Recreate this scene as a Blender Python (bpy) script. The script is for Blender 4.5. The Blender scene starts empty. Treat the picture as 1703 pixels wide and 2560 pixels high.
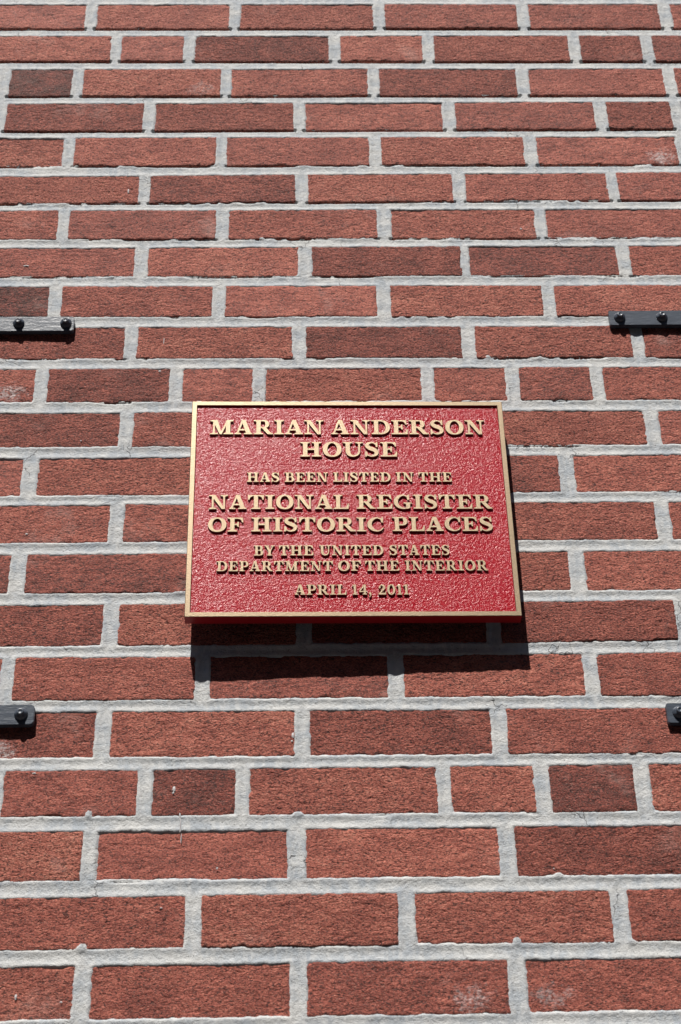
import bpy, bmesh, math, random
import numpy as np
from mathutils import Matrix, Vector
from mathutils.geometry import delaunay_2d_cdt

S = bpy.context.scene
COL = S.collection

# ------------------------------------------------------------------ camera, sky, sun
EYE = 1.55                                     # eye height above the pavement, metres
FOC, PITCH, YAW, ROLL, DIST = 4204.92, 0.602802, -0.0237353, -0.0201584, 1.67516


def rmat(a, ax):
    return Matrix.Rotation(a, 3, ax)


WALL2WORLD = Matrix(((1, 0, 0), (0, 0, -1), (0, 1, 0)))      # wall frame: x right, y up, z out of the wall
cam_d = bpy.data.cameras.new('camera')
cam = bpy.data.objects.new('camera', cam_d)
COL.objects.link(cam)
cam_d.sensor_fit = 'VERTICAL'
cam_d.sensor_height = 36
cam_d.lens = FOC / 2560 * 36
cam_d.clip_start = 0.02
cam_d.clip_end = 500
Mc = WALL2WORLD @ rmat(YAW, 'Y') @ rmat(PITCH, 'X') @ rmat(ROLL, 'Z')
cam.matrix_world = Matrix.Translation((0, -DIST, EYE)) @ Mc.to_4x4()
cam_d.dof.use_dof = True
cam_d.dof.focus_distance = 2.03
cam_d.dof.aperture_fstop = 9.0
S.camera = cam

SUNDIR = Vector((0.29, -1.78, -1.0))           # travel of the light in the wall frame
sd = (WALL2WORLD @ SUNDIR).normalized()
sun_d = bpy.data.lights.new('sun', 'SUN')
sun_d.energy = 5.0
sun_d.angle = math.radians(0.53)
sun_d.color = (1.0, 0.955, 0.90)
sun = bpy.data.objects.new('sun', sun_d)
COL.objects.link(sun)
sun.rotation_euler = sd.to_track_quat('-Z', 'Y').to_euler()
sun.location = (-1, -4, 6)

W = bpy.data.worlds.new('World')
S.world = W
W.use_nodes = True
nt = W.node_tree
bg = nt.nodes['Background']
sky = nt.nodes.new('ShaderNodeTexSky')
sky.sky_type = 'NISHITA'
sky.sun_disc = False
sky.sun_elevation = math.asin(-sd.z)
sky.sun_rotation = math.atan2(-sd.x, -sd.y)
sky.air_density = 1.0
sky.dust_density = 0.6
nt.links.new(sky.outputs[0], bg.inputs[0])
bg.inputs[1].default_value = 0.05

S.view_settings.view_transform = 'Standard'
S.view_settings.look = 'None'
S.view_settings.gamma = 1
S.view_settings.use_curve_mapping = False
S.view_settings.exposure = 0.42

rng = random.Random(11)
nrg = np.random.default_rng(5)

# ------------------------------------------------------------------ helpers


def mat(name):
    m = bpy.data.materials.new(name)
    m.use_nodes = True
    n = m.node_tree
    return m, n.nodes, n.links, n.nodes['Principled BSDF']


def node(N, t, **kw):
    x = N.new(t)
    for k, v in kw.items():
        setattr(x, k, v)
    return x


def math_node(N, L, op, a, b=None, clamp=False):
    x = N.new('ShaderNodeMath')
    x.operation = op
    x.use_clamp = clamp
    for i, v in enumerate((a, b)):
        if v is None:
            continue
        if isinstance(v, (int, float)):
            x.inputs[i].default_value = v
        else:
            L.new(v, x.inputs[i])
    return x.outputs[0]


def maprange(N, L, v, a, b, c=0.0, d=1.0, smooth=True):
    x = N.new('ShaderNodeMapRange')
    x.interpolation_type = 'SMOOTHSTEP' if smooth else 'LINEAR'
    L.new(v, x.inputs[0])
    for i, q in enumerate((a, b, c, d)):
        x.inputs[i + 1].default_value = q
    return x.outputs[0]


def noise(N, L, vec, scale, detail=3.0, rough=0.55, dist=0.0):
    x = N.new('ShaderNodeTexNoise')
    x.inputs['Scale'].default_value = scale
    x.inputs['Detail'].default_value = detail
    x.inputs['Roughness'].default_value = rough
    x.inputs['Distortion'].default_value = dist
    L.new(vec, x.inputs['Vector'])
    return x.outputs['Fac']


def mixc(N, L, fac, a, b, mode='MIX'):
    x = N.new('ShaderNodeMix')
    x.data_type = 'RGBA'
    x.blend_type = mode
    for sock, v in ((x.inputs['Factor'], fac), (x.inputs['A'], a), (x.inputs['B'], b)):
        if isinstance(v, (int, float)):
            sock.default_value = v
        elif isinstance(v, tuple):
            sock.default_value = v if len(v) == 4 else v + (1,)
        else:
            L.new(v, sock)
    return x.outputs['Result']


def mapping(N, L, vec, scale=(1, 1, 1)):
    x = N.new('ShaderNodeMapping')
    x.inputs['Scale'].default_value = scale
    L.new(vec, x.inputs['Vector'])
    return x.outputs[0]


def bump(N, L, h, dist, strength=1.0, prev=None):
    x = N.new('ShaderNodeBump')
    x.inputs['Strength'].default_value = strength
    x.inputs['Distance'].default_value = dist
    L.new(h, x.inputs['Height'])
    if prev is not None:
        L.new(prev, x.inputs['Normal'])
    return x.outputs[0]


def link(name, me, parent=None, mats=()):
    o = bpy.data.objects.new(name, me)
    COL.objects.link(o)
    if parent:
        o.parent = parent
    for m in mats:
        me.materials.append(m)
    return o


def thing(name, label, cat, group=None, loc=(0, 0, 0), rot=(math.pi / 2, 0, 0)):
    o = bpy.data.objects.new(name, None)
    COL.objects.link(o)
    o.empty_display_size = 0.05
    o.location = loc
    o.rotation_euler = rot
    o['label'] = label
    o['category'] = cat
    if group:
        o['group'] = group
    return o


def mesh_np(name, verts, quads, smooth=True):
    me = bpy.data.meshes.new(name)
    V = np.ascontiguousarray(verts, dtype=np.float32)
    Q = np.ascontiguousarray(quads, dtype=np.int32)
    me.vertices.add(len(V))
    me.vertices.foreach_set('co', V.ravel())
    me.loops.add(Q.size)
    me.loops.foreach_set('vertex_index', Q.ravel())
    me.polygons.add(len(Q))
    me.polygons.foreach_set('loop_start', np.arange(0, Q.size, 4, dtype=np.int32))
    me.polygons.foreach_set('loop_total', np.full(len(Q), 4, dtype=np.int32))
    me.update(calc_edges=True)
    me.polygons.foreach_set('use_smooth', np.full(len(Q), smooth))
    return me


def vnoise(x, y, seed):
    """smooth value noise on numpy arrays"""
    xi = np.floor(x).astype(np.int64)
    yi = np.floor(y).astype(np.int64)
    xf, yf = x - xi, y - yi
    u, v = xf * xf * (3 - 2 * xf), yf * yf * (3 - 2 * yf)

    def h(a, b):
        n = (a * 374761393 + b * 668265263 + seed * 974711) & 0xffffffff
        n = ((n ^ (n >> 13)) * 1274126177) & 0xffffffff
        return ((n ^ (n >> 16)) & 0xffff) / 32767.5 - 1.0
    return ((h(xi, yi) * (1 - u) + h(xi + 1, yi) * u) * (1 - v) +
            (h(xi, yi + 1) * (1 - u) + h(xi + 1, yi + 1) * u) * v)


# ------------------------------------------------------------------ materials
def brick_material():
    m, N, L, B = mat('fired clay brick')
    tc = node(N, 'ShaderNodeTexCoord')
    oi = node(N, 'ShaderNodeObjectInfo')
    off = node(N, 'ShaderNodeVectorMath', operation='SCALE')
    off.inputs[0].default_value = (7.31, 3.17, 9.7)
    L.new(oi.outputs['Random'], off.inputs['Scale'])
    add = node(N, 'ShaderNodeVectorMath', operation='ADD')
    L.new(tc.outputs['Object'], add.inputs[0])
    L.new(off.outputs[0], add.inputs[1])
    v = add.outputs[0]
    sep = node(N, 'ShaderNodeSeparateColor')
    L.new(oi.outputs['Color'], sep.inputs[0])
    tone, rough = sep.outputs[0], sep.outputs[1]
    v1 = mapping(N, L, v, (1, 1.6, 1))
    warp = noise(N, L, v, 160, 2)
    big = noise(N, L, mapping(N, L, v, (1, 1.4, 1)), 26, 3, 0.55)
    med = noise(N, L, v1, 95, 3, 0.6)
    fine = noise(N, L, v1, 420, 3, 0.7)
    # tonal index
    t = math_node(N, L, 'ADD', tone, math_node(N, L, 'MULTIPLY', math_node(N, L, 'SUBTRACT', big, 0.5), 0.55))
    t = math_node(N, L, 'ADD', t, math_node(N, L, 'MULTIPLY', math_node(N, L, 'SUBTRACT', med, 0.5), 0.55))
    t = math_node(N, L, 'ADD', t, math_node(N, L, 'MULTIPLY', math_node(N, L, 'SUBTRACT', fine, 0.5), 1.5))
    cr = node(N, 'ShaderNodeValToRGB')
    L.new(t, cr.inputs[0])
    e = cr.color_ramp.elements
    e[0].position, e[0].color = 0.0, (0.05, 0.018, 0.014, 1)
    e[1].position, e[1].color = 1.0, (0.62, 0.27, 0.19, 1)
    for pos, c in ((0.25, (0.165, 0.042, 0.031)), (0.5, (0.33, 0.088, 0.062)), (0.75, (0.505, 0.162, 0.112))):
        q = e.new(pos)
        q.color = c + (1,)
    col = cr.outputs[0]
    # sandy light grains; dark specks: burnt grains plus pit shade put into the colour
    g = noise(N, L, mapping(N, L, v, (1, 1.5, 1)), 780, 1, 0.5)
    col = mixc(N, L, math_node(N, L, 'MULTIPLY', maprange(N, L, g, 0.62, 0.70), 0.5), col, (0.50, 0.30, 0.23))
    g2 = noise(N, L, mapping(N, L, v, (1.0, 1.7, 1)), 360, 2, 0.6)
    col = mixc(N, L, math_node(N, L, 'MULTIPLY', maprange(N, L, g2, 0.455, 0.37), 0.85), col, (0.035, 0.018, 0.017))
    bl = noise(N, L, v, 13, 4, 0.65)
    col = mixc(N, L, math_node(N, L, 'MULTIPLY', maprange(N, L, bl, 0.58, 0.78), 0.35), col, (0.50, 0.33, 0.29))
    # chalky salt stain: its place along the brick and its strength come with the object colour (blue, alpha)
    so = node(N, 'ShaderNodeSeparateXYZ')
    L.new(tc.outputs['Object'], so.inputs[0])
    px_ = math_node(N, L, 'MULTIPLY', math_node(N, L, 'SUBTRACT', sep.outputs[2], 0.5), 0.2)
    ddx = math_node(N, L, 'MULTIPLY', math_node(N, L, 'SUBTRACT', so.outputs[0], px_), 40.0)
    ddy = math_node(N, L, 'MULTIPLY', math_node(N, L, 'ADD', so.outputs[1], 0.012), 56.0)
    rr = math_node(N, L, 'SQRT', math_node(N, L, 'ADD', math_node(N, L, 'MULTIPLY', ddx, ddx), math_node(N, L, 'MULTIPLY', ddy, ddy)))
    rr = math_node(N, L, 'ADD', rr, math_node(N, L, 'MULTIPLY', math_node(N, L, 'SUBTRACT', noise(N, L, v, 75, 4, 0.65), 0.5), 2.6))
    sm = math_node(N, L, 'MULTIPLY', maprange(N, L, rr, 1.0, 0.3), oi.outputs['Alpha'])
    sm = math_node(N, L, 'MULTIPLY', sm, maprange(N, L, noise(N, L, v, 240, 3, 0.7), 0.36, 0.62))
    col = mixc(N, L, sm, col, (0.72, 0.67, 0.66))
    L.new(col, B.inputs['Base Color'])
    B.inputs['Roughness'].default_value = 0.78
    B.inputs['Specular IOR Level'].default_value = 0.35
    # relief: drag wrinkles and pits from the wire cut face
    vw = mapping(N, L, v, (1, 1.8, 1))
    wr = noise(N, L, vw, 330, 4, 0.7, 0.4)
    pit = maprange(N, L, noise(N, L, vw, 165, 2, 0.5, 0.8), 0.34, 0.46)
    gr = noise(N, L, v, 900, 2, 0.6)
    amt = math_node(N, L, 'ADD', math_node(N, L, 'MULTIPLY', rough, 1.3), 0.35)
    h = math_node(N, L, 'ADD', math_node(N, L, 'MULTIPLY', wr, amt), math_node(N, L, 'MULTIPLY', pit, math_node(N, L, 'MULTIPLY', amt, 0.45)))
    h = math_node(N, L, 'ADD', h, math_node(N, L, 'MULTIPLY', gr, 0.22))
    L.new(bump(N, L, h, 0.0022, 1.0), B.inputs['Normal'])
    return m


def mortar_material():
    m, N, L, B = mat('grey mortar')
    tc = node(N, 'ShaderNodeTexCoord')
    v = tc.outputs['Object']
    big = noise(N, L, mapping(N, L, v, (1, 2, 1)), 18, 4, 0.6)
    streak = noise(N, L, mapping(N, L, v, (1.6, 0.5, 1)), 90, 3, 0.6)
    fine = noise(N, L, v, 700, 3, 0.7)
    col = mixc(N, L, maprange(N, L, big, 0.35, 0.68), (0.395, 0.43, 0.465), (0.555, 0.56, 0.55))
    col = mixc(N, L, math_node(N, L, 'MULTIPLY', maprange(N, L, streak, 0.40, 0.66), 0.5), col, (0.64, 0.64, 0.625))
    col = mixc(N, L, math_node(N, L, 'MULTIPLY', maprange(N, L, fine, 0.44, 0.28), 0.4), col, (0.28, 0.28, 0.28))
    sp = noise(N, L, v, 330, 2, 0.5)
    col = mixc(N, L, math_node(N, L, 'MULTIPLY', maprange(N, L, sp, 0.31, 0.26), 0.8), col, (0.10, 0.10, 0.10))
    # hairline cracks
    vo = node(N, 'ShaderNodeTexVoronoi', feature='DISTANCE_TO_EDGE')
    vo.inputs['Scale'].default_value = 16
    wv = node(N, 'ShaderNodeTexNoise')
    wv.inputs['Scale'].default_value = 60
    L.new(v, wv.inputs['Vector'])
    av = node(N, 'ShaderNodeVectorMath', operation='MULTIPLY_ADD')
    L.new(wv.outputs['Color'], av.inputs[0])
    av.inputs[1].default_value = (0.03, 0.03, 0.03)
    L.new(v, av.inputs[2])
    L.new(av.outputs[0], vo.inputs['Vector'])
    crack = math_node(N, L, 'MULTIPLY', maprange(N, L, vo.outputs['Distance'], 0.009, 0.003),
                      maprange(N, L, noise(N, L, v, 11, 1), 0.60, 0.66))
    col = mixc(N, L, math_node(N, L, 'MULTIPLY', crack, 0.75), col, (0.10, 0.10, 0.105))
    L.new(col, B.inputs['Base Color'])
    B.inputs['Roughness'].default_value = 0.85
    B.inputs['Specular IOR Level'].default_value = 0.3
    h = math_node(N, L, 'ADD', fine, math_node(N, L, 'MULTIPLY', noise(N, L, v, 260, 3, 0.6), 1.1))
    h = math_node(N, L, 'SUBTRACT', h, math_node(N, L, 'MULTIPLY', crack, 0.8))
    L.new(bump(N, L, h, 0.0009, 1.0), B.inputs['Normal'])
    return m


def red_paint():
    m, N, L, B = mat('red enamel')
    tc = node(N, 'ShaderNodeTexCoord')
    v = tc.outputs['Object']
    B.inputs['Base Color'].default_value = (0.37, 0.003, 0.014, 1)
    B.inputs['Roughness'].default_value = 0.22
    B.inputs['Specular IOR Level'].default_value = 0.27
    # leather-like grain cast into the field
    wv = noise(N, L, v, 120, 2)
    rot = node(N, 'ShaderNodeMapping')
    rot.inputs['Rotation'].default_value = (0, 0, math.radians(-14))
    rot.inputs['Scale'].default_value = (1, 1.55, 1)
    L.new(v, rot.inputs['Vector'])
    vo = node(N, 'ShaderNodeTexVoronoi', feature='SMOOTH_F1')
    vo.inputs['Scale'].default_value = 520
    vo.inputs['Smoothness'].default_value = 0.6
    L.new(rot.outputs[0], vo.inputs['Vector'])
    n2 = noise(N, L, rot.outputs[0], 620, 2, 0.5, 0.5)
    h = math_node(N, L, 'ADD', math_node(N, L, 'MULTIPLY', vo.outputs['Distance'], -0.7), math_node(N, L, 'MULTIPLY', n2, 1.3))
    L.new(bump(N, L, h, 0.00038, 1.0), B.inputs['Normal'])
    return m


def side_paint():
    m, N, L, B = mat('red enamel on edges')
    B.inputs['Base Color'].default_value = (0.30, 0.006, 0.012, 1)
    B.inputs['Roughness'].default_value = 0.38
    tc = node(N, 'ShaderNodeTexCoord')
    L.new(bump(N, L, noise(N, L, tc.outputs['Object'], 180, 3), 0.0004), B.inputs['Normal'])
    return m


def gold():
    m, N, L, B = mat('satin bronze')
    tc = node(N, 'ShaderNodeTexCoord')
    v = tc.outputs['Object']
    n = noise(N, L, v, 500, 3, 0.6)
    col = mixc(N, L, n, (0.26, 0.198, 0.132), (0.34, 0.266, 0.184))
    tar = noise(N, L, v, 40, 3)
    col = mixc(N, L, math_node(N, L, 'MULTIPLY', maprange(N, L, tar, 0.56, 0.70), 0.35), col, (0.21, 0.165, 0.11))
    L.new(col, B.inputs['Base Color'])
    B.inputs['Metallic'].default_value = 1.0
    B.inputs['Roughness'].default_value = 0.44
    L.new(bump(N, L, noise(N, L, mapping(N, L, v, (0.15, 1, 1)), 1500, 2), 0.00012), B.inputs['Normal'])
    return m


def strap_metal(worn):
    m, N, L, B = mat('worn blackened steel' if worn else 'blackened steel')
    tc = node(N, 'ShaderNodeTexCoord')
    v = tc.outputs['Object']
    n = noise(N, L, mapping(N, L, v, (0.25, 1, 1)), 260, 4, 0.65)
    col = mixc(N, L, n, (0.026, 0.034, 0.048), (0.09, 0.108, 0.138))
    if worn:
        s = noise(N, L, mapping(N, L, v, (0.6, 1.3, 1)), 300, 4, 0.7)
        col = mixc(N, L, maprange(N, L, s, 0.62, 0.68), col, (0.30, 0.26, 0.22))
        s3 = noise(N, L, mapping(N, L, v, (0.4, 1, 1)), 90, 3, 0.7)
        col = mixc(N, L, math_node(N, L, 'MULTIPLY', maprange(N, L, s3, 0.5, 0.75), 0.6), col, (0.09, 0.105, 0.13))
    L.new(col, B.inputs['Base Color'])
    B.inputs['Roughness'].default_value = 0.34
    B.inputs['Specular IOR Level'].default_value = 0.30 if worn else 0.45
    L.new(bump(N, L, n, 0.0004), B.inputs['Normal'])
    return m


def paving_material():
    m, N, L, B = mat('concrete paving')
    tc = node(N, 'ShaderNodeTexCoord')
    v = tc.outputs['Object']
    col = mixc(N, L, noise(N, L, v, 3, 5), (0.055, 0.055, 0.055), (0.095, 0.093, 0.09))
    L.new(col, B.inputs['Base Color'])
    B.inputs['Roughness'].default_value = 0.9
    L.new(bump(N, L, noise(N, L, v, 200, 3), 0.002), B.inputs['Normal'])
    return m


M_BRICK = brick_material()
M_MORTAR = mortar_material()
M_RED = red_paint()
M_SIDE = side_paint()
M_GOLD = gold()
M_STEEL = strap_metal(False)
M_WORN = strap_metal(True)
M_PAVE = paving_material()

# ------------------------------------------------------------------ setting: pavement
me = bpy.data.meshes.new('pavement')
me.from_pydata([(-40, -60, 0), (40, -60, 0), (40, 0.25, 0), (-40, 0.25, 0)], [], [(0, 1, 2, 3)])
pave = link('pavement', me, None, [M_PAVE])
pave['kind'] = 'structure'

kerb_m, N, L, B = mat('asphalt')
B.inputs['Base Color'].default_value = (0.05, 0.05, 0.05, 1)
B.inputs['Roughness'].default_value = 0.92
tc = node(N, 'ShaderNodeTexCoord')
L.new(bump(N, L, noise(N, L, tc.outputs['Object'], 120, 3), 0.004), B.inputs['Normal'])
me = bpy.data.meshes.new('road')
me.from_pydata([(-40, -6.6, 0.004), (40, -6.6, 0.004), (40, -2.3, 0.004), (-40, -2.3, 0.004)], [], [(0, 1, 2, 3)])
road = link('road', me, None, [kerb_m])
road['kind'] = 'structure'

# unseen row houses added across the narrow street to block sky and cut fill
HM, N, L, B = mat('dark brick of far houses')
tc = node(N, 'ShaderNodeTexCoord')
bk = node(N, 'ShaderNodeTexBrick')
bk.inputs['Scale'].default_value = 1.0
bk.inputs['Brick Width'].default_value = 0.215
bk.inputs['Row Height'].default_value = 0.07
bk.inputs['Mortar Size'].default_value = 0.006
bk.inputs['Color1'].default_value = (0.12, 0.045, 0.035, 1)
bk.inputs['Color2'].default_value = (0.17, 0.06, 0.045, 1)
bk.inputs['Mortar'].default_value = (0.2, 0.19, 0.18, 1)
L.new(tc.outputs['Object'], bk.inputs['Vector'])
L.new(bk.outputs['Color'], B.inputs['Base Color'])
B.inputs['Roughness'].default_value = 0.9
TRIM, N, L, B = mat('painted trim')
B.inputs['Base Color'].default_value = (0.5, 0.48, 0.44, 1)
GLZ, N, L, B = mat('window glass')
B.inputs['Base Color'].default_value = (0.02, 0.025, 0.03, 1)
B.inputs['Roughness'].default_value = 0.08
DOORM, N, L, B = mat('dark green door paint')
B.inputs['Base Color'].default_value = (0.02, 0.06, 0.04, 1)


def box_obj(name, b, parent, m):
    x0, x1, y0, y1, z0, z1 = b
    me = bpy.data.meshes.new(name)
    me.from_pydata([(x0, y0, z0), (x1, y0, z0), (x1, y1, z0), (x0, y1, z0), (x0, y0, z1), (x1, y0, z1), (x1, y1, z1), (x0, y1, z1)], [],
                   [(0, 3, 2, 1), (4, 5, 6, 7), (0, 1, 5, 4), (1, 2, 6, 5), (2, 3, 7, 6), (3, 0, 4, 7)])
    return link(name, me, parent, [m])


HLAB = ['dark brick row house across the street, ' + q for q in (
    'farthest to the left', 'second from the left end', 'third from the left end', 'just left of the one facing the plaque', 'directly facing the plaque',
    'just right of the one facing the plaque', 'third from the right end', 'second from the right end', 'farthest to the right')]
for hi in range(-4, 5):
    hx = hi * 5.0
    # own frame: x along the street, y up, z towards the street
    hs = thing('row_house', HLAB[hi + 4], 'house', 'row houses across the street', loc=(hx, -8.0, 0), rot=(math.pi / 2, 0, math.pi))
    box_obj('wall', (-2.49, 2.49, 0, 10.6, -8, 0), hs, HM)
    box_obj('cornice', (-2.49, 2.49, 10.15, 10.75, 0.003, 0.28), hs, TRIM)
    box_obj('step', (1.0, 2.0, 0, 0.18, 0.003, 0.5), hs, TRIM)
    dr = box_obj('door', (1.05, 1.95, 0.2, 2.3, 0.003, 0.05), hs, DOORM)
    for fl in range(3):
        for wx in ((-1.2,) if fl == 0 else (-1.2, 1.2)):
            zb = 1.1 + 3.1 * fl
            wn = box_obj('window', (wx - .5, wx + .5, zb, zb + 1.6, 0.003, 0.06), hs, TRIM)
            box_obj('pane', (wx - .42, wx + .42, zb + .07, zb + .77, 0.063, 0.07), wn, GLZ)
            box_obj('pane', (wx - .42, wx + .42, zb + .84, zb + 1.53, 0.063, 0.07), wn, GLZ)

# ------------------------------------------------------------------ the brick wall
# courses, top to bottom: y of top and bottom edge at x=0 with their slopes, then head joints (left, right); millimetres, y from eye level
ROWS = [
(2094.6, -0.0001, 2039.1, -0.0005, [(-330.1, -314.5), (-112.8, -97.9), (105.7, 122.1), (323.7, 340.8), (541.7, 558.4)]) ,
(2021.9, -0.0006, 1965.4, -0.0027, [(-288.2, -273.2), (-179.9, -163.9), (37.2, 52.9), (176.5, 193.3), (396.1, 412.2), (505.4, 522.2)]) ,
(1948.1, 0.0, 1890.5, -0.0001, [(-447.3, -432.1), (-340.0, -324.7), (-122.7, -108.5), (93.5, 108.7), (312.7, 329.5), (529.8, 547.0)]) ,
(1875.2, 0.0018, 1818.1, 0.0018, [(-445.2, -430.5), (-232.0, -216.5), (-15.7, -0.5), (200.2, 216.7), (419.3, 437.2), (531.3, 547.3)]) ,
(1803.3, -0.0006, 1746.5, 0.0002, [(-340.8, -327.2), (-126.0, -111.4), (91.0, 108.2), (311.4, 328.9), (530.7, 548.6)]) ,
(1728.2, 0.0049, 1674.5, 0.0039, [(-230.8, -216.8), (-14.0, 3.1), (206.2, 222.8), (423.6, 437.2)]) ,
(1659.8, 0.0, 1605.2, 0.0006, [(-338.6, -323.7), (-122.8, -105.4), (98.4, 116.2), (316.0, 329.2)]) ,
(1590.1, 0.0004, 1536.3, -0.0022, [(-230.0, -212.9), (-9.7, 7.4), (209.6, 219.1), (422.2, 437.7)]) ,
(1519.4, -0.0023, 1465.0, -0.0038, [(-339.8, -323.1), (-124.1, -107.3), (94.1, 111.5), (313.9, 329.9)]) ,
(1447.9, -0.003, 1394.2, -0.0028, [(-235.0, -219.7), (-18.1, -0.7), (202.0, 219.7), (423.4, 438.9)]) ,
(1378.2, -0.0015, 1323.3, -0.0019, [(-345.5, -330.2), (-174.3, -159.2), (-68.1, -53.6), (147.4, 162.0), (255.5, 272.1), (364.4, 379.3)]) ,
(1307.2, -0.0011, 1252.4, -0.0025, [(-233.4, -217.8), (-14.0, 1.1), (205.6, 220.7), (426.2, 442.0)]) ,
(1236.9, -0.0002, 1179.7, 0.0012, [(-347.9, -331.1), (-128.8, -112.6), (90.6, 106.8), (310.7, 328.3)]) ,
(1165.9, -0.0004, 1110.2, -0.0014, [(-237.9, -221.6), (-18.5, -2.6), (201.4, 217.3), (421.8, 438.0)]) ,
(1094.9, -0.0006, 1039.4, -0.0021, [(-350.6, -332.6), (-130.2, -114.2), (89.1, 105.7), (310.3, 327.3)]) ,
(1024.9, -0.0003, 969.2, 0.001, [(-236.3, -219.1), (-14.2, 2.2), (206.6, 221.9), (426.9, 444.4)]) ,
(954.8, 0.0006, 899.0, -0.0003, [(-347.2, -333.1), (-128.9, -112.3), (90.8, 107.3), (313.4, 329.4)]) ,
(884.6, -0.0022, 827.5, -0.0006, [(-235.9, -219.9), (-14.9, -0.1), (203.6, 220.0)]) ,
(814.0, 0.0019, 758.0, -0.0013, [(-347.6, -332.3), (-186.0, -171.3), (-79.2, -65.9), (139.7, 153.5), (245.6, 261.6), (355.0, 371.3)]) ,
(742.1, 0.0007, 685.1, -0.0, [(-240.9, -227.0), (-22.1, -4.7), (201.9, 218.3)]) ,
(668.9, 0.0028, 611.9, 0.0028, [(-129.4, -113.0), (91.5, 108.1), (314.3, 331.3)]) ,
(595.6, 0.003, 539.2, 0.0039, [(-238.9, -223.5), (-19.8, -4.0), (201.7, 218.0)]) ,
]
# tone of every brick between the joints of a course (0 = mid red), from the left
TONES = [
 [.1, .2, .2, -.1, -.1, -.1], [.4, 0, -.4, .4, .2, -.1, -.5], [0, -1.2, .5, .1, -.3, 0, .1],
 [.1, -.3, -.1, .1, -.3, -.2, .1], [.4, .2, -.1, .3, 0, .1], [.3, -.4, .4, .1, -.2],
 [.1, -.3, .1, .3, -.2], [-.2, .4, -.4, -.6, .2], [-1.1, 0, .1, .5, .4], [-.1, .3, -.6, .2, -.4],
 [.1, -.6, -.1, .3, -.1, -.4, 0], [-.4, -.1, 0, .2, -.1], [-.1, .3, 0, -.3, .3], [.1, -.1, 0, .1, 0],
 [-.5, -.5, 0, .2, .3], [-.3, .3, -.2, -.2, .1], [.2, 0, -.3, .3, -.1], [-.3, .4, -.3, -.1],
 [.1, -.2, -.8, .2, .4, -.9, .5], [.7, -.1, .3, -.4], [.1, .4, .3, -.2], [.3, 0, -.3, -.1]]

bricks = []          # x0, x1, (ytop, slope), (ybot, slope), tone
rows = []
top0 = ROWS[0][0]
bot0 = ROWS[-1][0]
for k in range(5, 0, -1):
    a = top0 + 73.0 * k
    off = -8 - 109.5 * (k % 2)
    rows.append((a, 0, a - 56, 0, [(off + 219 * i - 8, off + 219 * i + 8) for i in (-1, 0, 1, 2)], None))
for r, t in zip(ROWS, TONES):
    rows.append(tuple(r) + (t,))
k = 1
while bot0 - 71 * k - 57 > -1540:
    a = bot0 - 71.5 * k
    off = -120 + 109.5 * (k % 2) - 5
    rows.append((a, 0, a - 56, 0, [(off + 219 * i - 8, off + 219 * i + 8) for i in (-1, 0, 1)], None))
    k += 1
XMIN, XMAX = -2300, 2400
for (yt, st, yb, sb, js, tn) in rows:
    sp = []
    x = js[0][0]
    while x > XMIN:
        sp.insert(0, (x - 203 + rng.uniform(-1, 1), x))
        x = sp[0][0] - 15.5
    n_left = len(sp)
    for a, b in zip(js[:-1], js[1:]):
        sp.append((a[1], b[0]))
    x = js[-1][1]
    while x < XMAX:
        sp.append((x, x + 203 + rng.uniform(-1, 1)))
        x = sp[-1][1] + 15.5
    for i, (a, b) in enumerate(sp):
        j = i - n_left + 1
        t = tn[j] if tn and 0 <= j < len(tn) else rng.choice((.1, .2, .3, -.1, -.3, -.5, 0, 0.1, 0.3, -0.9 if rng.random() < .3 else 0))
        c = (a + b) / 2
        cs = max(-700, min(700, c))
        bricks.append((a, b, yt + st * cs, yb + sb * cs, t, (st + sb) / 2 if abs(c) < 700 else 0))

wall = thing('brick_wall', 'red brick wall in running bond with wide pale grey mortar joints', 'wall')

OFFY = EYE


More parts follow.
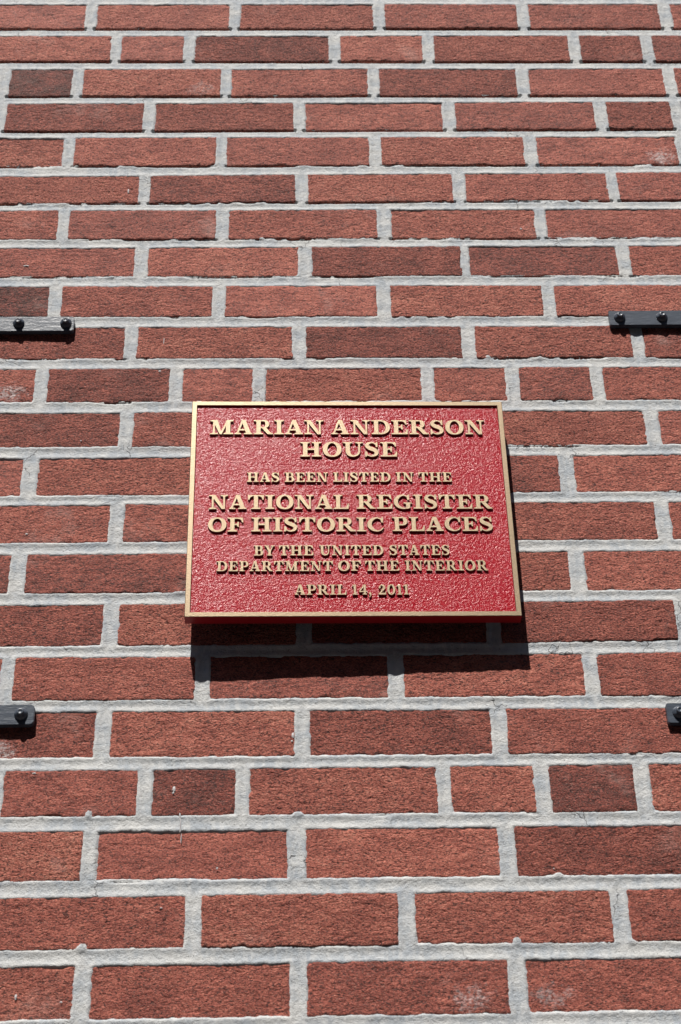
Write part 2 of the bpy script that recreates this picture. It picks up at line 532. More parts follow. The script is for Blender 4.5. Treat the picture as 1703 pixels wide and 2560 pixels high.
def brick_mesh(w, h, seed, coarse=False, sx_=2.4, sy_=2.4, amp=0.0):
    """front face grid with worn arrises and ragged outline, metres, centred"""
    d = 0.09

    def axis(L_, step):
        n = max(4, int(round((L_ - 5) / step)))
        inner = np.linspace(-L_ / 2 + 2.6, L_ / 2 - 2.6, n)
        return np.concatenate(([-L_ / 2, -L_ / 2 + .35, -L_ / 2 + 1.1], inner, [L_ / 2 - 1.1, L_ / 2 - .35, L_ / 2]))
    if coarse:
        xs = np.array([-w / 2, w / 2]); ys = np.array([-h / 2, h / 2])
    else:
        xs = axis(w, sx_); ys = axis(h, sy_)
    X, Y = np.meshgrid(xs, ys)
    nx, ny = len(xs), len(ys)
    Z = np.zeros_like(X)
    if not coarse:
        dx = w / 2 - np.abs(X)
        dy = h / 2 - np.abs(Y)
        # outline waviness
        ex = np.exp(-dx / 6.0)
        ey = np.exp(-dy / 6.0)
        sx = seed * 13.7
        X2 = X + np.sign(X) * ex * (0.5 * vnoise(Y / 2.3 + sx, Y * 0, seed) + 0.9 * vnoise(Y / 17.0 + sx, Y * 0 + 9, seed))
        Y2 = Y + np.sign(Y) * ey * (0.32 * vnoise(X / 2.3 + sx, Y * 0 + np.sign(Y) * 3, seed + 7) + 0.8 * vnoise(X / 22.0 + sx, np.sign(Y) * 5 + Y * 0, seed + 3))
        de = np.minimum(dx, dy)
        # rounded corners
        cr = 3.4 + 2.2 * vnoise(np.sign(X) * 3.3 + sx, np.sign(Y) * 2.7, seed)
        cdx, cdy = np.clip(cr - dx, 0, None), np.clip(cr - dy, 0, None)
        rr = np.sqrt(cdx ** 2 + cdy ** 2)
        over = np.clip(rr - cr, 0, None)
        X2 -= np.sign(X) * over * 0.7
        Y2 -= np.sign(Y) * over * 0.7
        Z = -1.1 * np.exp(-de / 0.7) + 0.35 * vnoise(X / 30 + sx, Y / 18, seed) + 0.3 * vnoise(X / 5.0 + sx, Y / 3.0, seed + 1)
        # a few chipped spots on the arris
        chip = vnoise(X / 9.0 + sx, Y / 9.0 + 31, seed + 4)
        Z -= np.clip(chip - 0.35, 0, 1) * 6.0 * np.exp(-de / 2.2)
        if amp:
            wx = X + 1.2 * vnoise(X / 6.0, Y / 4.0 + sx, seed + 15)
            wy = Y + 0.7 * vnoise(X / 5.0 + sx, Y / 4.0, seed + 16)
            n1 = vnoise(wx / 2.7 + sx, wy / 1.9, seed + 11)
            n2 = vnoise(wx / 2.1 + sx, wy / 1.25, seed + 12)
            n3 = vnoise(wx / 9.0 + sx, wy / 3.0, seed + 13)
            Z += amp * (0.30 * n1 + 0.16 * n2 + 0.22 * n3 - 1.5 * np.clip(0.55 * n1 + 0.35 * n2 + 0.3 * n3 - 0.28, 0, 0.6))
        X, Y = X2, Y2
    V = np.stack((X.ravel(), Y.ravel(), Z.ravel()), 1)
    idx = np.arange(nx * ny).reshape(ny, nx)
    Q = np.stack((idx[:-1, :-1], idx[:-1, 1:], idx[1:, 1:], idx[1:, :-1]), -1).reshape(-1, 4)
    # sides: extrude the rim back
    rim = np.concatenate((idx[0, :], idx[1:, -1], idx[-1, ::-1][1:], idx[::-1, 0][1:-1]))
    base = V[rim].copy()
    base[:, 2] = -d * 1000
    n0 = len(V)
    V = np.concatenate((V, base))
    r2 = np.arange(n0, n0 + len(rim))
    sidesq = np.stack((rim, r2, np.roll(r2, -1), np.roll(rim, -1)), 1)
    Q = np.concatenate((Q, sidesq))
    return V / 1000.0, Q


FX0, FX1, FY0, FY1 = -590, 700, 420, 2190          # closely modelled region (a margin beyond the frame on each side)
far_V, far_Q, nf = [], [], 0
fine_rects = []
count = 0
far_specs = []
for i, (a, b, yt, yb, t, sl) in enumerate(bricks):
    cx, cy, w, h = (a + b) / 2, (yt + yb) / 2, b - a, yt - yb
    near = (a < FX1 + 60 and b > FX0 - 60 and yb < FY1 + 40 and yt > FY0 - 40)
    if near:
        rg = min(1.0, max(0.0, nrg.normal(0.5, 0.3) + (0.25 if t > 0.15 else -0.1)))
        seen = -352 - 0.085 * (cy - 550) - 10 < b and a < 420 + 0.11 * (cy - 550) + 10 and 505 < cy < 2130
        if seen:
            V, Q = brick_mesh(w, h, i + 3, False, 1.8, 1.15, 0.75 + 1.15 * rg)
        else:
            V, Q = brick_mesh(w, h, i + 3)
        me = mesh_np('brick', V, Q, True)
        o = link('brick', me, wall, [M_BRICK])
        o.location = (cx / 1000, cy / 1000 + OFFY, nrg.normal(0, 0.0005))
        o.rotation_euler = (nrg.normal(0, 0.004), nrg.normal(0, 0.0015), sl + nrg.normal(0, 0.0022))
        stain = (0.5, 0.0)
        for (px_, py_, k_) in ((162, 558, .36), (243, 558, .30), (-378, 1365, .6), (-345, 846, .6), (505, 1775, .5), (-330, 1630, .35), (-150, 1930, .3)):
            if a < px_ < b and yb < py_ < yt:
                stain = (0.5 + (px_ - cx) / 200.0, k_)
        o.color = (0.51 + 0.28 * t, rg, stain[0], stain[1])
        fine_rects.append((cx, cy, w, h, o.rotation_euler[2]))
        count += 1
    else:
        far_specs.append((abs(cx - 50) + abs(cy - 1250), cx, cy, w, h, t))
far_specs.sort()
# further bricks: single ones up to the limit, the rest joined as one part
room = 290 - count
shared = {}
for s_i, (dd, cx, cy, w, h, t) in enumerate(far_specs):
    if s_i < room:
        key = s_i % 12
        if key not in shared:
            V, Q = brick_mesh(203, 56, 900 + key)
            shared[key] = mesh_np('brick', V, Q, True)
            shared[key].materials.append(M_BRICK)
        o = bpy.data.objects.new('brick', shared[key])
        COL.objects.link(o)
        o.parent = wall
        o.location = (cx / 1000, cy / 1000 + OFFY, 0)
        o.scale = (w / 203, h / 56, 1)
        o.color = (0.51 + 0.28 * t, 0.5, 0.5, 0)
    else:
        V, Q = brick_mesh(w, h, s_i, True)
        V = V + np.array((cx / 1000, cy / 1000 + OFFY, 0))
        far_V.append(V)
        far_Q.append(Q + nf)
        nf += len(V)
if far_V:
    me = mesh_np('brick', np.concatenate(far_V), np.concatenate(far_Q), False)
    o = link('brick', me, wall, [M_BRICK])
    o['kind'] = 'stuff'
    o.color = (0.55, 0.5, 0.5, 0)

# mortar: one height field over the closely modelled region, joined to plain slabs round it
STEP = 1.4
gx = np.arange(FX0, FX1 + STEP, STEP)
gy = np.arange(FY0, FY1 + STEP, STEP)
GX, GY = np.meshgrid(gx, gy)
GX = GX + 0.15 * STEP * nrg.standard_normal(GX.shape)
GY = GY + 0.15 * STEP * nrg.standard_normal(GY.shape)
D = np.full(GX.shape, 30.0)
U = np.full(GX.shape, 30.0)                       # distance below the nearest brick's underside
wob = 0.38 * vnoise(GX / 2.2, GY / 2.2, 77) + 0.8 * vnoise(GX / 8.0, GY / 6.0, 78) + 0.5 * vnoise(GX / 24.0, GY / 10.0, 79)
for (cx, cy, w, h, rz) in fine_rects:
    i0, i1 = np.searchsorted(gx, (cx - w / 2 - 22, cx + w / 2 + 22))
    j0, j1 = np.searchsorted(gy, (cy - h / 2 - 22, cy + h / 2 + 22))
    if i1 <= i0 or j1 <= j0:
        continue
    x = GX[j0:j1, i0:i1] - cx
    y = GY[j0:j1, i0:i1] - cy - rz * x
    qx, qy = np.abs(x) - w / 2, np.abs(y) - h / 2
    d = np.where((qx > 0) | (qy > 0), np.sqrt(np.clip(qx, 0, None) ** 2 + np.clip(qy, 0, None) ** 2), np.maximum(qx, qy))
    D[j0:j1, i0:i1] = np.minimum(D[j0:j1, i0:i1], d)
    u = np.where((qx < 3) & (y < 0), qy, 30.0)
    U[j0:j1, i0:i1] = np.minimum(U[j0:j1, i0:i1], np.where(qy > -2, u, 30.0))
Dw = D + wob * 0.9
t = np.clip(Dw / 6.0, -2, 1)
Z = 0.10 - 0.95 * (0.5 - 0.5 * np.cos(np.clip(Dw / 7.0, 0, 1) * math.pi))
Z = Z + np.where(t < 0, t * 6.0 * 0.75, 0)
Z += 0.25 * vnoise(GX / 16, GY / 7, 4) + 0.12 * vnoise(GX / 3.2, GY / 2.6, 5) + 0.06 * vnoise(GX / 1.6, GY / 1.6, 6)
# tooled bed pushed back at the top: shadow gap under the bricks, wider in the upper courses
gate = np.clip(vnoise(GX / 60.0, GY / 30.0, 21) * 0.9 + 0.35 * vnoise(GX / 9.0, GY / 9.0, 22) + (GY - 1480) / 330.0, 0, 1)
gate = np.maximum(gate, np.clip(vnoise(GX / 40.0, GY / 25.0, 31) * 1.6 - 0.95, 0, 1) * 0.8)
wid = 1.0 + 1.2 * np.clip((GY - 1500) / 500, 0, 1)
Z -= 8.0 * gate * np.exp(-((U - 0.9) / wid) ** 2)
# nubs of mortar squeezed over the brick arrises
for (nx_, ny_, rx, ry, hh) in ((-237, 762, 7, 9, 2.5), (-12.6, 759, 9, 6, 2.2), (-234, 614, 9, 8, 2.5), (212.5, 616, 8, 8, 2.5),
                               (262, 686, 8, 6, 2.5), (-150, 1040, 12, 5, 2.5), (302, 1393, 6, 5, 2.0), (-64, 1326, 8, 5, 1.6),
                               (235, 1396, 6, 4, 1.8), (329, 613, 11, 6, 2.2), (-60, 1606, 6, 4, 1.8), (-260, 1536, 6, 4, 1.8), (-9, 690, 7, 5, 2.0)):
    m_ = np.exp(-(((GX - nx_) / rx) ** 2 + ((GY - ny_) / ry) ** 2) * 2.2) * (1 + 0.25 * wob)
    s_ = np.clip((m_ - 0.25) / 0.3, 0, 1)
    s_ = s_ * np.clip((5.0 - D) / 5.0, 0, 1)
    Z = Z * (1 - s_) + (0.45 + 0.2 * hh * m_) * s_
keep = D > -6.0
ny, nx = GX.shape
idx = np.arange(nx * ny).reshape(ny, nx)
kq = keep[:-1, :-1] | keep[:-1, 1:] | keep[1:, 1:] | keep[1:, :-1]
Q = np.stack((idx[:-1, :-1], idx[:-1, 1:], idx[1:, 1:], idx[1:, :-1]), -1)[kq]
used = np.unique(Q)
remap = np.full(nx * ny, -1, dtype=np.int64)
remap[used] = np.arange(len(used))
V = np.stack((GX.ravel(), GY.ravel(), Z.ravel()), 1)[used] / 1000.0
V[:, 1] += OFFY
me = mesh_np('mortar', V, remap[Q], True)
mortar = link('mortar', me, wall, [M_MORTAR])

me = bpy.data.meshes.new('mortar')
bm = bmesh.new()


def addbox(bm, x0, x1, y0, y1, z0, z1):
    vs = [bm.verts.new(p) for p in ((x0, y0, z0), (x1, y0, z0), (x1, y1, z0), (x0, y1, z0), (x0, y0, z1), (x1, y0, z1), (x1, y1, z1), (x0, y1, z1))]
    for f in ((0, 3, 2, 1), (4, 5, 6, 7), (0, 1, 5, 4), (1, 2, 6, 5), (2, 3, 7, 6), (3, 0, 4, 7)):
        bm.faces.new([vs[i] for i in f])


XA, XB, YA, YB = -2.32, 2.45, 0.0, (rows[0][0] + 8) / 1000 + OFFY
fx0, fx1, fy0, fy1 = FX0 / 1000, FX1 / 1000, FY0 / 1000 + OFFY, FY1 / 1000 + OFFY
zf = -0.0022
addbox(bm, XA, fx0, YA, YB, -0.2, zf)
addbox(bm, fx1, XB, YA, YB, -0.2, zf)
addbox(bm, fx0, fx1, YA, fy0, -0.2, zf)
addbox(bm, fx0, fx1, fy1, YB, -0.2, zf)
addbox(bm, fx0, fx1, fy0, fy1, -0.2, -0.02)
bm.to_mesh(me)
bm.free()
link('mortar', me, wall, [M_MORTAR])

# flecks of paint and mortar on the brick faces


def fleck(x, y, w, h, seed, z=0.8):
    r = random.Random(seed)
    n = 11
    vs = [(0, 0, 0.25)]
    for i in range(n):
        a = 2 * math.pi * i / n
        q = r.uniform(0.65, 1.15)
        vs.append((math.cos(a) * w * q, math.sin(a) * h * q, -0.35))
    me = bpy.data.meshes.new('mortar_fleck')
    me.from_pydata([(p[0] / 1000, p[1] / 1000, p[2] / 1000) for p in vs], [], [(0, 1 + i, 1 + (i + 1) % n) for i in range(n)])
    o = link('mortar_fleck', me, wall, [M_FLECK])
    o.location = (x / 1000, y / 1000 + OFFY, z / 1000)


M_FLECK, N, L, B = mat('dried white paint')
B.inputs['Base Color'].default_value = (0.52, 0.50, 0.50, 1)
B.inputs['Roughness'].default_value = 0.6
for i, (x, y, w, h) in enumerate(((-147, 790, 1.6, 3.6), (-147.5, 785, 1.1, 1.8), (-139.4, 758, .7, 5), (-138.5, 747, .8, 10), (-137, 733, .6, 7),
                                  (-174, 954, 1.6, 2.2), (-300, 810, 2.2, 1.1), (-336, 1124, 1.8, 1.6), (-281, 1263, 1.1, 1.3),
                                  (257.7, 693.6, 1.0, 1.0), (295, 1622, 1.4, 1.6), (-297, 563, 1.4, 3.0), (-98, 698, 1.2, 1.4),
                                  (-246, 1696, 1.3, 4.5), (-185, 1424, .7, 5.5), (-188, 1374, 2.0, 1.6), (-375, 1557, 4.5, 1.2),
                                  (-18, 853, 1.4, 4.0), (-19, 846, 1.3, 1.5), (-251, 557, 1.3, 1.2), (173, 1120, 1.0, 1.0), (260, 1395, 1.2, 1.0), (-155, 655, 1.4, .9))):
    fleck(x, y, w, h, i)
# ------------------------------------------------------------------ flat steel straps
STRAP_W, STRAP_T = 25.2, 6.5


def strap_mesh(x0, x1, cham):
    bm = bmesh.new()
    c = cham
    hw = STRAP_W / 2
    out = [(x0 + c, -hw), (x1 - c, -hw), (x1 - c * .3, -hw + c * .3), (x1, -hw + c), (x1, hw - c), (x1 - c * .3, hw - c * .3), (x1 - c, hw),
           (x0 + c, hw), (x0 + c * .3, hw - c * .3), (x0, hw - c), (x0, -hw + c), (x0 + c * .3, -hw + c * .3)]
    vs = [bm.verts.new((x / 1000, y / 1000, 0.0)) for x, y in out]
    f = bm.faces.new(vs)
    ex = bmesh.ops.extrude_face_region(bm, geom=[f])
    tv = [v for v in ex['geom'] if isinstance(v, bmesh.types.BMVert)]
    bmesh.ops.translate(bm, vec=(0, 0, STRAP_T / 1000), verts=tv)
    te = [e for e in bm.edges if all(v.co.z > STRAP_T / 2000 for v in e.verts)]
    bmesh.ops.bevel(bm, geom=te, offset=0.0007, segments=2, affect='EDGES')
    bmesh.ops.recalc_face_normals(bm, faces=bm.faces)
    me = bpy.data.meshes.new('bar')
    bm.to_mesh(me)
    bm.free()
    return me


def bolt_mesh():
    """low domed collar carrying a smaller round tip"""
    prof = [(7.6, 0), (7.5, .8), (7.0, 2.0), (6.0, 3.3), (5.0, 4.3), (4.1, 4.9), (3.9, 5.1), (3.85, 6.6), (3.5, 7.2), (2.2, 7.4), (1.9, 7.0), (0.0, 6.9)]
    n = 28
    vs, fs = [], []
    for r, z in prof[:-1]:
        for i in range(n):
            a = 2 * math.pi * i / n
            k = 1.0
            if 4.2 < r < 7.2:
                k = 1 + 0.045 * math.cos(6 * a)          # worn hexagon
            vs.append((r * k * math.cos(a) / 1000, r * k * math.sin(a) / 1000, z / 1000))
    vs.append((0, 0, prof[-1][1] / 1000))
    for j in range(len(prof) - 2):
        for i in range(n):
            a, b = j * n + i, j * n + (i + 1) % n
            fs.append((a, b, b + n, a + n))
    last = (len(prof) - 2) * n
    for i in range(n):
        fs.append((last + i, last + (i + 1) % n, len(vs) - 1))
    me = bpy.data.meshes.new('bolt')
    me.from_pydata(vs, [], fs)
    for p in me.polygons:
        p.use_smooth = True
    return me


BOLT = bolt_mesh()
BOLT.materials.append(M_STEEL)
BOLT_W = BOLT.copy()
BOLT_W.materials.clear()
BOLT_W.materials.append(M_WORN)
for (xa, xb, yc, bolts, worn, ch, slope, label) in (
        (-620, -302.6, 1449.0, (-312.8, -374, -436, -498, -560), True, 3.0, 0.0, 'scuffed dark flat steel strap with two bolts at the left edge above the plaque'),
        (397.3, 720, 1454.6, (410.8, 466.4, 526, 588, 650), False, 2.0, 0.003, 'clean dark flat steel strap with two bolts at the right edge above the plaque'),
        (-625, -304.6, 878.4, (-319.3, -381, -443, -505, -567), False, 4.6, 0.0, 'short dark steel strap end with one bolt at left edge below the plaque'),
        (399.3, 720, 873.2, (412.9, 475, 537, 599, 661), False, 2.5, 0.0, 'corner of dark steel strap with one bolt at right edge below the plaque')):
    st = thing('steel_strap', label, 'metal strap', 'dark steel straps bolted to the wall', loc=(xa / 1000, -0.0006, yc / 1000 + OFFY), rot=(math.pi / 2, -slope, 0))
    m_ = M_WORN if worn else M_STEEL
    b = link('bar', strap_mesh(0, xb - xa, ch), st, [m_])
    for x in bolts:
        o = bpy.data.objects.new('bolt', BOLT_W if worn else BOLT)
        COL.objects.link(o)
        o.parent = st
        o.location = ((x - xa) / 1000, 0.0006, STRAP_T / 1000)
        o.rotation_euler = (0, 0, rng.uniform(0, 1))

# ------------------------------------------------------------------ the plaque
ZL, ZR = 36.0, 30.0                                  # stands a little further out on its left
PW, PH, PT = 384.4, 310.6, 15.5
pcx, pcy = 51.7, 1141.1
ang = math.atan2(ZR - ZL, PW)
pl = thing('plaque', 'red and gold cast metal plaque with raised serif lettering on the brick wall', 'plaque',
           loc=((pcx - PW / 2) / 1000, -ZL / 1000, (pcy - PH / 2) / 1000 + OFFY),
           rot=(Matrix.Rotation(math.pi / 2, 3, 'X') @ Matrix.Rotation(-ang, 3, 'Y') @ Matrix.Rotation(0.0040, 3, 'Z')).to_euler())
# local frame: x right, y up from the lower left corner, z = 0 at the front
DEP = 1.9                                            # depth of the red field below border and letters


def gridplate(x0, x1, y0, y1, z, name, m):
    me = bpy.data.meshes.new(name)
    bm = bmesh.new()
    addbox(bm, x0 / 1000, x1 / 1000, y0 / 1000, y1 / 1000, -PT / 1000, z / 1000)
    bm.to_mesh(me)
    bm.free()
    return link(name, me, pl, [m])


RW = 6.2
# body: edges painted, with the sunk field
bm = bmesh.new()
addbox(bm, 0, PW / 1000, 0, PH / 1000, -PT / 1000, -DEP / 1000 - 0.001)
me = bpy.data.meshes.new('body')
bm.to_mesh(me)
bm.free()
link('body', me, pl, [M_SIDE])
f_in = RW - 0.4
fx = np.linspace(f_in, PW - f_in, 375)
fy = np.linspace(f_in, PH - f_in, 375)
AX, AY = np.meshgrid(fx, fy)
ca, sa = math.cos(math.radians(14)), math.sin(math.radians(14))
RX, RY = AX * ca + AY * sa, -AX * sa + AY * ca
RX2 = RX + 1.2 * vnoise(RX / 5, RY / 4, 41)
RY2 = RY + 0.8 * vnoise(RX / 5, RY / 4, 42)
AZ = 0.17 * vnoise(RX2 / 2.1, RY2 / 1.45, 43) + 0.05 * vnoise(RX2 / 1.4, RY2 / 1.1, 44) + 0.06 * vnoise(RX2 / 6.0, RY2 / 4.0, 45)
AZ = AZ - DEP - 0.05
idx = np.arange(AX.size).reshape(AX.shape)
FQ = np.stack((idx[:-1, :-1], idx[:-1, 1:], idx[1:, 1:], idx[1:, :-1]), -1).reshape(-1, 4)
me = mesh_np('red_field', np.stack((AX.ravel(), AY.ravel(), AZ.ravel()), 1) / 1000.0, FQ, True)
link('red_field', me, pl, [M_RED])
# border ring: gold face with a chamfer, painted flanks
me = bpy.data.meshes.new('border')
bm = bmesh.new()


def ring(ins, z):
    return [bm.verts.new((x / 1000, y / 1000, z / 1000)) for x, y in ((ins, ins), (PW - ins, ins), (PW - ins, PH - ins), (ins, PH - ins))]


loops = [ring(0, -DEP - 1.0), ring(0, -0.5), ring(0.55, 0), ring(RW - 0.35, 0), ring(RW, -0.4), ring(RW + 0.3, -DEP - 0.2)]
mi = [1, 0, 0, 0, 1]
for j in range(5):
    A, B_ = loops[j], loops[j + 1]
    for i in range(4):
        f = bm.faces.new((A[i], A[(i + 1) % 4], B_[(i + 1) % 4], B_[i]))
        f.material_index = mi[j]
bm.to_mesh(me)
bm.free()
link('border', me, pl, [M_GOLD, M_SIDE])
# spacers between plaque and wall, out of sight behind it
for (x, y) in ((24, 24), (PW - 24, 24), (24, PH - 24), (PW - 24, PH - 24)):
    z0 = -(ZL + (ZR - ZL) * x / PW) - 1
    n = 20
    vs = [(x + 6 * math.cos(2 * math.pi * i / n), y + 6 * math.sin(2 * math.pi * i / n), z) for z in (-PT + .5, z0) for i in range(n)]
    me = bpy.data.meshes.new('spacer')
    me.from_pydata([tuple(c / 1000 for c in v) for v in vs], [], [(i, (i + 1) % n, n + (i + 1) % n, n + i) for i in range(n)])
    link('spacer', me, pl, [M_STEEL])

# ---- letterforms, cap height 1
G = {}


def rect(x0, y0, x1, y1):
    return [(x0, y0), (x1, y0), (x1, y1), (x0, y1)]


SF = 0.085     # serif thickness
ST = 0.235     # stem


def quad_bez(a, b, c, n=5):
    return [((1 - t) ** 2 * a[0] + 2 * t * (1 - t) * b[0] + t * t * c[0], (1 - t) ** 2 * a[1] + 2 * t * (1 - t) * b[1] + t * t * c[1]) for t in [i / n for i in range(1, n + 1)]]


def serif(cx, stem, l, r, top=False, th=SF, br=0.07):
    """bracketed slab at the foot (or head) of a stem"""
    p = [(cx - l, 0), (cx + r, 0), (cx + r, th * .8)]
    p += quad_bez((cx + r, th * .8), (cx + stem / 2, th * .95), (cx + stem / 2, th + br))
    p += [(cx - stem / 2, th + br)]
    p += quad_bez((cx - stem / 2, th + br), (cx - stem / 2, th * .95), (cx - l, th * .8))
    if top:
        p = [(x, 1 - y) for x, y in p][::-1]
    return p


def stemI(cx, w=ST, l=.265, r=.265, tl=None, tr=None):
    tl = l if tl is None else tl
    tr = r if tr is None else tr
    return [rect(cx - w / 2, 0.03, cx + w / 2, 0.97), serif(cx, w, l, r), serif(cx, w, tl, tr, True)]


def ell(cx, cy, rx, ry, n=40, p=2.15, a0=0, a1=360):
    out = []
    m = n if (a1 - a0) >= 360 else n + 1
    for i in range(m):
        a = math.radians(a0 + (a1 - a0) * i / n)
        c, s = math.cos(a), math.sin(a)
        out.append((cx + rx * math.copysign(abs(c) ** (2 / p), c), cy + ry * math.copysign(abs(s) ** (2 / p), s)))
    return out


def area(p):
    return .5 * sum(p[i][0] * p[(i + 1) % len(p)][1] - p[(i + 1) % len(p)][0] * p[i][1] for i in range(len(p)))


def stroke(pts, n=9):
    """catmull-rom through (x, y, width): returns quads"""
    P = [pts[0]] + list(pts) + [pts[-1]]
    S_ = []
    for i in range(1, len(P) - 2):
        for k in range(n):
            t = k / n
            q = []
            for c in range(3):
                p0, p1, p2, p3 = P[i - 1][c], P[i][c], P[i + 1][c], P[i + 2][c]
                q.append(.5 * (2 * p1 + (p2 - p0) * t + (2 * p0 - 5 * p1 + 4 * p2 - p3) * t * t + (3 * p1 - p0 - 3 * p2 + p3) * t ** 3))
            S_.append(q)
    S_.append(list(P[-2]))
    Lf, Rt = [], []
    for i, (x, y, w) in enumerate(S_):
        a, b = S_[max(0, i - 1)], S_[min(len(S_) - 1, i + 1)]
        dx, dy = b[0] - a[0], b[1] - a[1]
        l = math.hypot(dx, dy) or 1
        Lf.append((x - dy / l * w / 2, y + dx / l * w / 2))
        Rt.append((x + dy / l * w / 2, y - dx / l * w / 2))
    out = []
    for i in range(len(S_) - 1):
        for tri in ([Rt[i], Rt[i + 1], Lf[i + 1]], [Rt[i], Lf[i + 1], Lf[i]]):
            if abs(area(tri)) > 2e-5:
                out.append(tri)
    return out


def diag(x0, y0, w0, x1, y1, w1):
    return [(x0 - w0 / 2, y0), (x0 + w0 / 2, y0), (x1 + w1 / 2, y1), (x1 - w1 / 2, y1)]


def bowl(x0, xr, y0, y1, thin=.085, thick=.225):
    """D-shaped outer and inner outline from x0 to xr between y0 and y1"""
    ry = (y1 - y0) / 2
    cy = (y0 + y1) / 2
    rx = min(ry * 1.05, xr - x0)
    o = [(x0, y0)] + ell(xr - rx, cy, rx, ry, 24, 2.1, -90, 90) + [(x0, y1)]
    iy = ry - thin
    irx = max(.03, rx - thick)
    inn = [(x0, cy - iy)] + ell(xr - rx, cy, irx, iy, 24, 2.1, -90, 90) + [(x0, cy + iy)]
    return o, inn


G['I'] = (.53, stemI(.265), [])
G['H'] = (1.14, stemI(.262, l=.262, r=.25) + stemI(.878, l=.25, r=.262) + [rect(.26, .455, .88, .56)], [])
A_, S_ = [], []
G['M'] = (1.31, [rect(.17, .03, .265, .97), serif(.2175, .095, .2175, .22), [(0, 1), (0, .925), (.17, .9), (.55, .0), (.68, .0), (.42, 1)],
                 diag(.60, 0, .11, 1.0, 1, .11), rect(.90, .03, 1.14, .97), serif(1.02, .24, .265, .29), [(.93, 1), (.93, .90), (1.14, .90), (1.31, .925), (1.31, 1)]], [])
G['N'] = (1.09, [rect(.165, .03, .265, .97), serif(.215, .10, .215, .21), [(0, 1), (0, .925), (.165, .9), (.74, 0), (.925, 0), (.925, .02), (.36, 1)],
                 rect(.83, .0, .925, .97), serif(.8775, .095, .21, .2125, True)], [])
G['A'] = (1.0, [diag(.145, .05, .10, .455, 1.0, .12), diag(.79, .05, .27, .49, 1.01, .24), serif(.15, .10, .15, .21), serif(.775, .27, .245, .225), rect(.22, .27, .72, .365)], [])
o_, i_ = bowl(.2, .87, .44, 1.0, .085, .225)
G['R'] = (1.075, [rect(.145, .03, .38, .97), serif(.262, ST, .262, .25), serif(.262, ST, .262, .1, True), o_, diag(.905, .0, .25, .54, .50, .26),
                  [(.78, 0), (1.075, 0), (1.075, .07), (1.0, .085), (.90, .14)]], [[(max(x, .38), y) for x, y in i_]])
o_, i_ = bowl(.2, .88, .40, 1.0, .085, .235)
G['P'] = (.89, [rect(.145, .03, .38, .97), serif(.262, ST, .262, .28), serif(.262, ST, .262, .1, True), o_], [[(max(x, .38), y) for x, y in i_]])
o1, i1 = bowl(.2, .84, .475, 1.0, .085, .215)
o2, i2 = bowl(.2, .91, 0, .56, .085, .235)
G['B'] = (.93, [rect(.145, .03, .38, .97), rect(0, 0, .3, SF), rect(0, 1 - SF, .3, 1), o1, o2], [[(max(x, .38), y) for x, y in i1], [(max(x, .38), y) for x, y in i2]])
o_, i_ = bowl(.2, 1.03, 0, 1, .085, .24)
G['D'] = (1.03, [rect(.145, .03, .38, .97), rect(0, 0, .3, SF), rect(0, 1 - SF, .3, 1), o_], [[(max(x, .38), y) for x, y in i_]])


def earm(x, ytip, up, th=.085):
    """thin arm ending in a flared vertical serif; up=+1 for the foot arm, -1 for the head arm"""
    y0 = 0 if up > 0 else 1
    s = up
    p = [(.26, y0), (x - .02, y0), (x, y0 + s * ytip), (x - .065, y0 + s * ytip)] + quad_bez((x - .065, y0 + s * ytip), (x - .11, y0 + s * th), (x - .30, y0 + s * th), 6) + [(.26, y0 + s * th)]
    return p if up > 0 else p[::-1]


mid = [[(.37, .465), (.52, .465), (.565, .335), (.625, .335), (.625, .69), (.565, .69), (.52, .56), (.37, .56)]]
G['E'] = (.91, [rect(.145, .03, .38, .97), serif(.262, ST, .262, .12), serif(.262, ST, .262, .12, True), earm(.91, .35, 1), earm(.86, .31, -1)] + mid, [])
G['F'] = (.87, [rect(.145, .03, .38, .97), serif(.262, ST, .262, .28), serif(.262, ST, .262, .12, True), earm(.87, .34, -1)] + mid, [])
G['L'] = (.89, [rect(.145, .03, .38, .97), serif(.262, ST, .262, .12), serif(.262, ST, .262, .26, True), earm(.89, .38, 1)], [])
lt = [(0, 1), (.02, .66), (.09, .66)] + quad_bez((.09, .66), (.12, .915), (.32, .915), 6) + [(.47, .915), (.47, 1)]
G['T'] = (.94, [rect(.3525, .03, .5875, .97), serif(.47, ST, .27, .27), lt, [(.94 - x, y) for x, y in lt][::-1]], [])
G['U'] = (1.09, [serif(.262, ST, .262, .25, True), serif(.885, .10, .205, .205, True), rect(.145, .36, .38, .97), rect(.835, .36, .935, .97)] +
          stroke([(.262, .40, ST), (.30, .22, .225), (.40, .09, .16), (.55, .04, .115), (.70, .075, .10), (.83, .18, .10), (.885, .38, .10)]), [])
G['O'] = (1.02, [ell(.51, .5, .51, .52)], [ell(.51, .5, .262, .43, p=2.0)])
G['0'] = (.80, [ell(.40, .5, .40, .52)], [ell(.40, .5, .18, .43, p=2.0)])
G['S'] = (.79, stroke([(.655, .70, .05), (.60, .86, .06), (.42, .968, .085), (.20, .89, .16), (.145, .74, .215), (.25, .61, .235), (.42, .52, .245), (.59, .42, .235), (.655, .27, .215), (.58, .11, .16), (.36, .03, .085), (.17, .12, .06), (.10, .30, .05)]) +
          [[(.63, .66), (.72, .66), (.72, 1.01), (.66, 1.01), (.60, .90)], [(.03, -.01), (.09, -.01), (.17, .10), (.12, .35), (.03, .35)]], [])
cpath = [(.84, .68, .05), (.76, .87, .065), (.56, .972, .085), (.32, .88, .16), (.155, .68, .225), (.125, .5, .245), (.155, .32, .225), (.32, .12, .16), (.56, .028, .085)]
